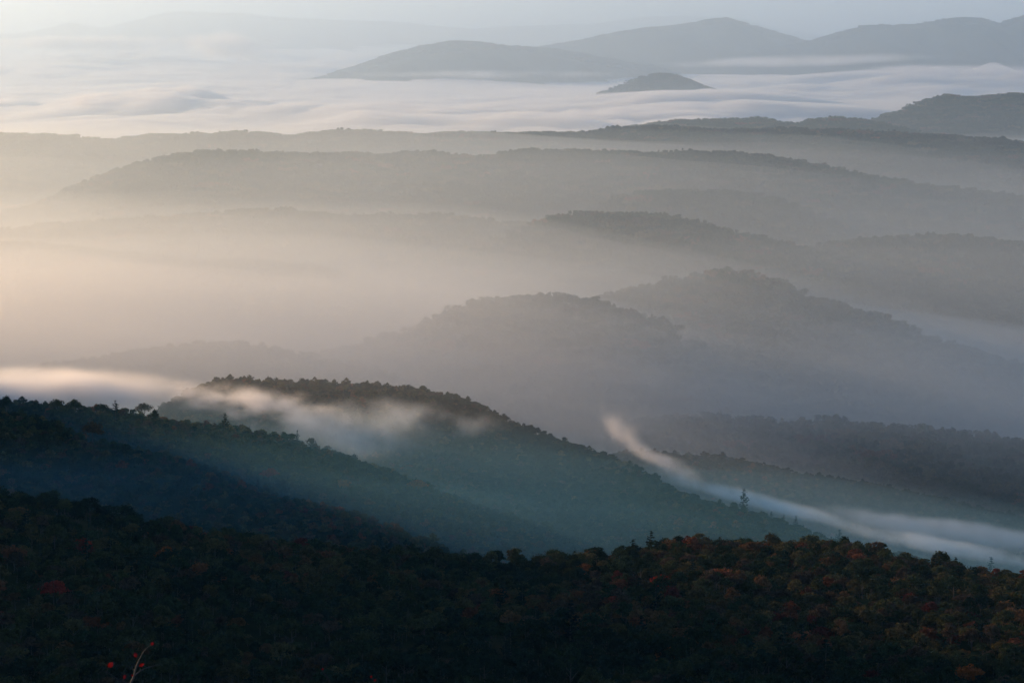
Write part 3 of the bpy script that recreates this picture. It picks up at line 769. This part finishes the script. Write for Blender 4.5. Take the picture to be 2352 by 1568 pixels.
PINE, DECID = 'pine', 'tree'
RED, ORANGE, RUST, GOLD = (0.30, 0.035, 0.018), (0.30, 0.095, 0.028), (0.20, 0.075, 0.03), (0.19, 0.13, 0.035)
specials = [
 (1708, 1120, 1960, 2090, 21, 6, PINE_C, 'lone dark pine standing up out of the white fog band', PINE, 'pine_tree', 1.0),
 (1928, 1216, 1900, 2060, 17, 7, PINE_C, 'flat topped dark pine where the shaded slope meets the fog band', PINE, 'pine_tree', 1.3),
 (2277, 1270, 1900, 2300, 18, 6, PINE_C, 'narrow pine in the lower fog by the right edge', PINE, 'pine_tree', 0.9),
 (1828, 1184, 1900, 2060, 14, 7, PINE_C, 'small ragged pine on the slope edge between the two taller fog band pines', PINE, 'pine_tree', 0.9),
 (265, 919, 1800, 1960, 17, 7, PINE_C, 'broad pine rising above the left treeline against the bright fog', PINE, 'pine_tree', 1.2),
 (516, 948, 1750, 1900, 19, 6, PINE_C, 'tall pine with a flat tuft on top, right of centre on the left treeline', PINE, 'pine_tree', 1.0),
 (683, 962, 1830, 1990, 10, 6, PINE_C, 'small dark pine under the ragged wisp of fog', PINE, 'pine_tree', 0.8),
 (232, 924, 1800, 1950, 12, 5, PAL[0], 'round topped tree beside the broad pine on the left treeline', DECID, 'broadleaf_tree', 1.3),
 (170, 916, 1800, 1950, 14, 0, PAL[1], 'dark rounded tree on the treeline left of the broad pine', DECID, 'broadleaf_tree', 1.1),
 (130, 913, 1800, 1950, 14, 5, PAL[2], 'bushy tree third from the left end of the treeline', DECID, 'broadleaf_tree', 1.0),
 (14, 907, 1700, 1950, 15, 4, PAL[1], 'tall tree at the very left end of the ridge treeline', DECID, 'broadleaf_tree', 0.9),
 (330, 908, 1850, 1950, 10, 5, (0.10, 0.07, 0.035), 'pale brown tree on the treeline just below the brightest fog', DECID, 'broadleaf_tree', 1.1),
 (212, 953, 1660, 1800, 14, 5, (0.10, 0.06, 0.03), 'brown tree with thin open crown below the left treeline', DECID, 'broadleaf_tree', 0.9),
 (122, 1328, 1000, 1250, 13, 5, (0.30, 0.045, 0.030), 'brightest red tree alone on the dark lower left slope', DECID, 'broadleaf_tree', 1.0),
 (186, 1232, 1080, 1300, 12, 1, RED, 'small red tree high on the left of the near slope', DECID, 'broadleaf_tree', 1.0),
 (460, 1290, 1050, 1330, 13, 3, RUST, 'low rust orange tree left of centre on the near slope', DECID, 'broadleaf_tree', 1.3),
 (382, 1250, 1080, 1320, 13, 0, ORANGE, 'orange tree standing above the darker crowns left of centre on the near slope', DECID, 'broadleaf_tree', 1.0),
 (620, 1072, 1650, 1900, 13, 5, RED, 'glowing red orange tree on the dim slope above the blue hollow', DECID, 'broadleaf_tree', 1.2),
 (958, 1098, 1700, 1960, 13, 5, ORANGE, 'orange tree on the middle slope, rightmost of the bright ones there', DECID, 'broadleaf_tree', 1.4),
 (788, 1098, 1700, 1960, 12, 1, ORANGE, 'small orange tree on the middle slope between two glowing ones', DECID, 'broadleaf_tree', 1.0),
 (1520, 1318, 1080, 1400, 12, 1, RED, 'crimson tree right of centre on the near slope', DECID, 'broadleaf_tree', 1.2),
 (1140, 1349, 1080, 1400, 12, 3, RUST, 'rust coloured low crown in the centre of the near slope', DECID, 'broadleaf_tree', 1.4),
 (1415, 1366, 1050, 1350, 14, 2, (0.26, 0.06, 0.035), 'reddish brown tree beside the black pine', DECID, 'broadleaf_tree', 1.1),
 (1310, 1376, 1000, 1300, 22, 6, (0.010, 0.018, 0.016), 'black pointed pine in the dark centre of the near slope', PINE, 'pine_tree', 1.0),
 (1536, 1480, 960, 1150, 12, 5, ORANGE, 'small orange tree low on the dark slope right of centre', DECID, 'broadleaf_tree', 0.9),
 (2225, 1522, 950, 1100, 12, 1, ORANGE, 'dull orange tree in the bottom right corner', DECID, 'broadleaf_tree', 1.2),
 (2060, 1478, 950, 1150, 12, 3, GOLD, 'yellow brown crown low on the slope near the right edge', DECID, 'broadleaf_tree', 1.2),
 (1345, 1292, 1200, 1450, 11, 3, ORANGE, 'orange crown near the dip in the nearest ridge line', DECID, 'broadleaf_tree', 1.2),
 (1560, 1228, 1350, 1480, 14, 4, PAL[0], 'dark green tree on the highest point of the nearest ridge line', DECID, 'broadleaf_tree', 1.2),
]
taken = []
for (u_, v_, y0, y1, H, kd, tn, lb, ct, nm, wd) in specials:
    o = stand(u_, v_, y0, y1, H, kd, tn, lb, ct, nm, width=wd)
    taken.append((o.location.x, o.location.y))

# the nearest, largest-showing trees of the forest are individuals too
uu, vv = project(T['P'][:, 0], T['P'][:, 1], T['P'][:, 2] + 10)
cand = np.where((T['tier'] == 0) & (uu > 6) & (uu < 2346) & (vv < 1566))[0]
size_px = T['scl'][cand] / T['P'][cand, 1]
single = cand[np.argsort(-size_px)][:300 - len(specials)]
COLOUR = ['darkest green', 'dark green', 'olive green', 'yellow brown', 'orange brown', 'dull orange', 'deep red', 'brown']
ZONES = ['far left', 'left', 'left of centre', 'centre', 'right of centre', 'right', 'far right']
usage = {}
lst = sorted(single, key=lambda i: uu[i])
for i in lst:
    z_ = ZONES[min(6, int(uu[i] / 336))]
    low = 'along the bottom edge' if vv[i] > 1500 else ('low' if vv[i] > 1420 else 'halfway up')
    kd = int(T['proto'][i])
    if kd >= 6:
        lab, ct, nm = f'dark pine {low} on the black near slope at the {z_}', PINE, 'pine_tree'
    else:
        shape = ['round', 'broad', 'tall', 'wide', 'high domed', 'bushy'][kd]
        lab, ct, nm = f'{shape} {COLOUR[int(T["idx"][i])]} tree {low} on the near slope, {z_}', DECID, 'broadleaf_tree'
    tree(kd, T['P'][i], float(T['rot'][i]), tuple(float(T['scl'][i]) * q for q in (float(T['sx'][i]), 1.0, float(T['sz'][i]))), T['tint'][i], lab, ct, 'nearest trees on the dark near slope', nm)
drop = np.zeros(len(T['rot']), bool); drop[single] = True
for x_, y_ in taken:
    d2 = (T['P'][:, 0] - x_) ** 2 + (T['P'][:, 1] - y_) ** 2
    drop |= (d2 < 5.0 ** 2) & (T['tier'] < 2)
forest_obj('forest', 'autumn forest covering the near slopes', (T['tier'] < 2) & ~drop)
forest_obj('distant_forest', 'faint forest on the hazy ridges beyond', T['tier'] == 2)

# ------------------------------------------------------------------ saplings close to the viewpoint
MAT_BIRCH = plain_mat('pale bark', (0.12, 0.09, 0.075), 0.7)
MAT_TWIG = plain_mat('dark twig', (0.035, 0.028, 0.025), 0.8)
def red_leaf_mat():
    m, nt, out = new_mat('red leaf')
    b = nt.nodes.new('ShaderNodeBsdfPrincipled'); b.inputs['Roughness'].default_value = 0.5
    t = nt.nodes.new('ShaderNodeBsdfTranslucent'); mx = nt.nodes.new('ShaderNodeMixShader'); mx.inputs[0].default_value = 0.5
    n1 = nt.nodes.new('ShaderNodeTexNoise'); n1.inputs['Scale'].default_value = 60
    tc = nt.nodes.new('ShaderNodeTexCoord'); r = nt.nodes.new('ShaderNodeValToRGB')
    r.color_ramp.elements[0].color = (0.06, 0.002, 0.002, 1); r.color_ramp.elements[1].color = (0.22, 0.006, 0.004, 1)
    nt.links.new(tc.outputs['Object'], n1.inputs['Vector']); nt.links.new(n1.outputs['Fac'], r.inputs[0])
    nt.links.new(r.outputs[0], b.inputs['Base Color']); nt.links.new(r.outputs[0], t.inputs['Color'])
    nt.links.new(b.outputs[0], mx.inputs[1]); nt.links.new(t.outputs[0], mx.inputs[2]); nt.links.new(mx.outputs[0], out.inputs['Surface'])
    return m
MAT_RED = red_leaf_mat()
Q = 2352 / 4096
def p4(x, y, Y): return np.array(at(x * Q, y * Q, Y))
def smooth_path(pts, n=5):
    P = np.array(pts, float); t = np.arange(len(P)); tt = np.linspace(0, len(P) - 1, (len(P) - 1) * n + 1)
    out = np.stack([np.interp(tt, t, P[:, i]) for i in range(3)], 1)
    k = np.array([.25, .5, .25])
    for _ in range(3):
        out[1:-1] = np.stack([np.convolve(out[:, i], k, 'same')[1:-1] for i in range(3)], 1)
    return out
def limb(name, pts, r0, r1, mat, parent, Y):
    P = smooth_path(pts); n = len(P)
    rad = np.linspace(r0, r1, n) * (1 + 0.12 * np.sin(np.arange(n) * 2.1))
    V, Fc = tube_pts(P, rad, 8)
    return mesh_obj(name, V - np.array(parent.location), Fc, mat, parent)
def leaf(c, size, aspect, ang, tilt, parent, to):
    """folded oval leaf with a short stalk back to the twig at 'to'"""
    nseg = 9; V = []; Fc = []
    for i in range(nseg):
        t = i / (nseg - 1); w = 0.5 * aspect * math.sin(math.pi * min(1, t * 1.02 + 0.001) ** 0.85) ** 0.8 if 0 < i < nseg - 1 else 0.004
        for k in (-1, -0.5, 0, 0.5, 1):
            V.append((k * w, t - 0.5, 0.22 * abs(k) * w + 0.18 * math.sin(t * 2.6) + 0.012 * math.sin(17 * t + k * 4)))
    for i in range(nseg - 1):
        for k in range(4):
            a = i * 5 + k; Fc.append((a, a + 1, a + 6, a + 5))
    M = Matrix.Translation(c) @ Matrix.Rotation(ang, 4, 'Y') @ Matrix.Rotation(R(90) - tilt, 4, 'X')
    W = np.array([(M @ (Vector(v) * size)) for v in V])
    base = W[2].copy()
    o = mesh_obj('leaf', W - np.array(parent.location), Fc, MAT_RED, parent)
    mid = (base + to) / 2 + np.array((0, 0, -0.004))
    V2, F2 = tube_pts([to, mid, base], [0.0012, 0.001, 0.001], 5)
    mesh_obj('stalk', V2 - np.array(parent.location), F2, MAT_TWIG, o)
def sapling(label, x, y, Y):
    e = bpy.data.objects.new('sapling', None); COL.objects.link(e)
    b_ = p4(x, y, Y); e.location = (b_[0], b_[1], float(NEAR.z(np.array([b_[0]]), np.array([b_[1]]))[0]))
    e['label'] = label; e['category'] = 'sapling'
    bpy.context.view_layer.update()
    return e
Ys = 17.0
sp = sapling('young pale barked sapling with a few bright red leaves at bottom left', 500, 2900, Ys)
def P(x, y, d=0.0): return p4(x, y, Ys + d)
root = np.array(sp.location)
limb('stem', [root + (0, 0, -0.1), (root * 0.5 + P(505, 2790) * 0.5), P(515, 2750), P(527, 2722), P(536, 2704), P(540, 2681), P(551, 2649), P(557, 2636)], 0.011, 0.0045, MAT_BIRCH, sp, Ys)
limb('stem_tip', [P(557, 2637), P(566, 2619), P(574, 2605), P(583, 2594), P(595, 2584), P(604, 2578)], 0.0030, 0.0012, MAT_BIRCH, sp, Ys)
limb('branch', [P(538, 2702), P(552, 2688, .05), P(576, 2673, .1), P(608, 2664, .18), P(640, 2654, .25)], 0.0055, 0.002, MAT_TWIG, sp, Ys)
limb('branch', [P(523, 2732), P(491, 2726, .03), P(462, 2710, .06), P(432, 2689, .1), P(404, 2680, .12)], 0.0055, 0.002, MAT_TWIG, sp, Ys)
limb('branch', [P(541, 2679), P(530, 2674, .03), P(519, 2669, .05), P(503, 2660, .07)], 0.003, 0.0015, MAT_TWIG, sp, Ys)
for (x, y, sz, asp, ang, tilt, tx, ty) in [(442, 2657, 0.050, 0.75, R(50), R(25), 428, 2686), (543, 2617, 0.040, 0.72, R(-22), R(30), 554, 2642), (566, 2657, 0.044, 0.55, R(72), R(20), 548, 2662),
        (609, 2573, 0.028, 0.8, R(35), R(30), 603, 2579), (529, 2699, 0.022, 0.8, R(-70), R(30), 537, 2698), (499, 2706, 0.040, 0.55, R(8), R(50), 492, 2726)]:
    leaf(P(x, y), sz, asp, ang, tilt, sp, P(tx, ty))
Ys = 17.5
s2 = sapling('thin dark twig with one tiny red leaf, left of the bottom centre', 1330, 2900, Ys)
root = np.array(s2.location)
limb('stem', [root + (0, 0, -0.1), (root * 0.5 + P(1335, 2790) * 0.5), P(1325, 2735), P(1308, 2706), P(1290, 2682), P(1280, 2668)], 0.008, 0.0015, MAT_TWIG, s2, Ys)
leaf(P(1290, 2674), 0.020, 0.6, R(70), R(30), s2, P(1287, 2679))
Ys = 18.0
s3 = sapling('twig tip with two tiny bright red leaves at the bottom edge', 1512, 2900, Ys)
root = np.array(s3.location)
limb('stem', [root + (0, 0, -0.1), (root * 0.5 + P(1512, 2790) * 0.5), P(1506, 2745), P(1496, 2722), P(1487, 2708)], 0.008, 0.0015, MAT_TWIG, s3, Ys)
leaf(P(1485, 2705), 0.020, 0.8, R(20), R(30), s3, P(1488, 2710))
leaf(P(1499, 2719), 0.022, 0.7, R(60), R(30), s3, P(1494, 2721))
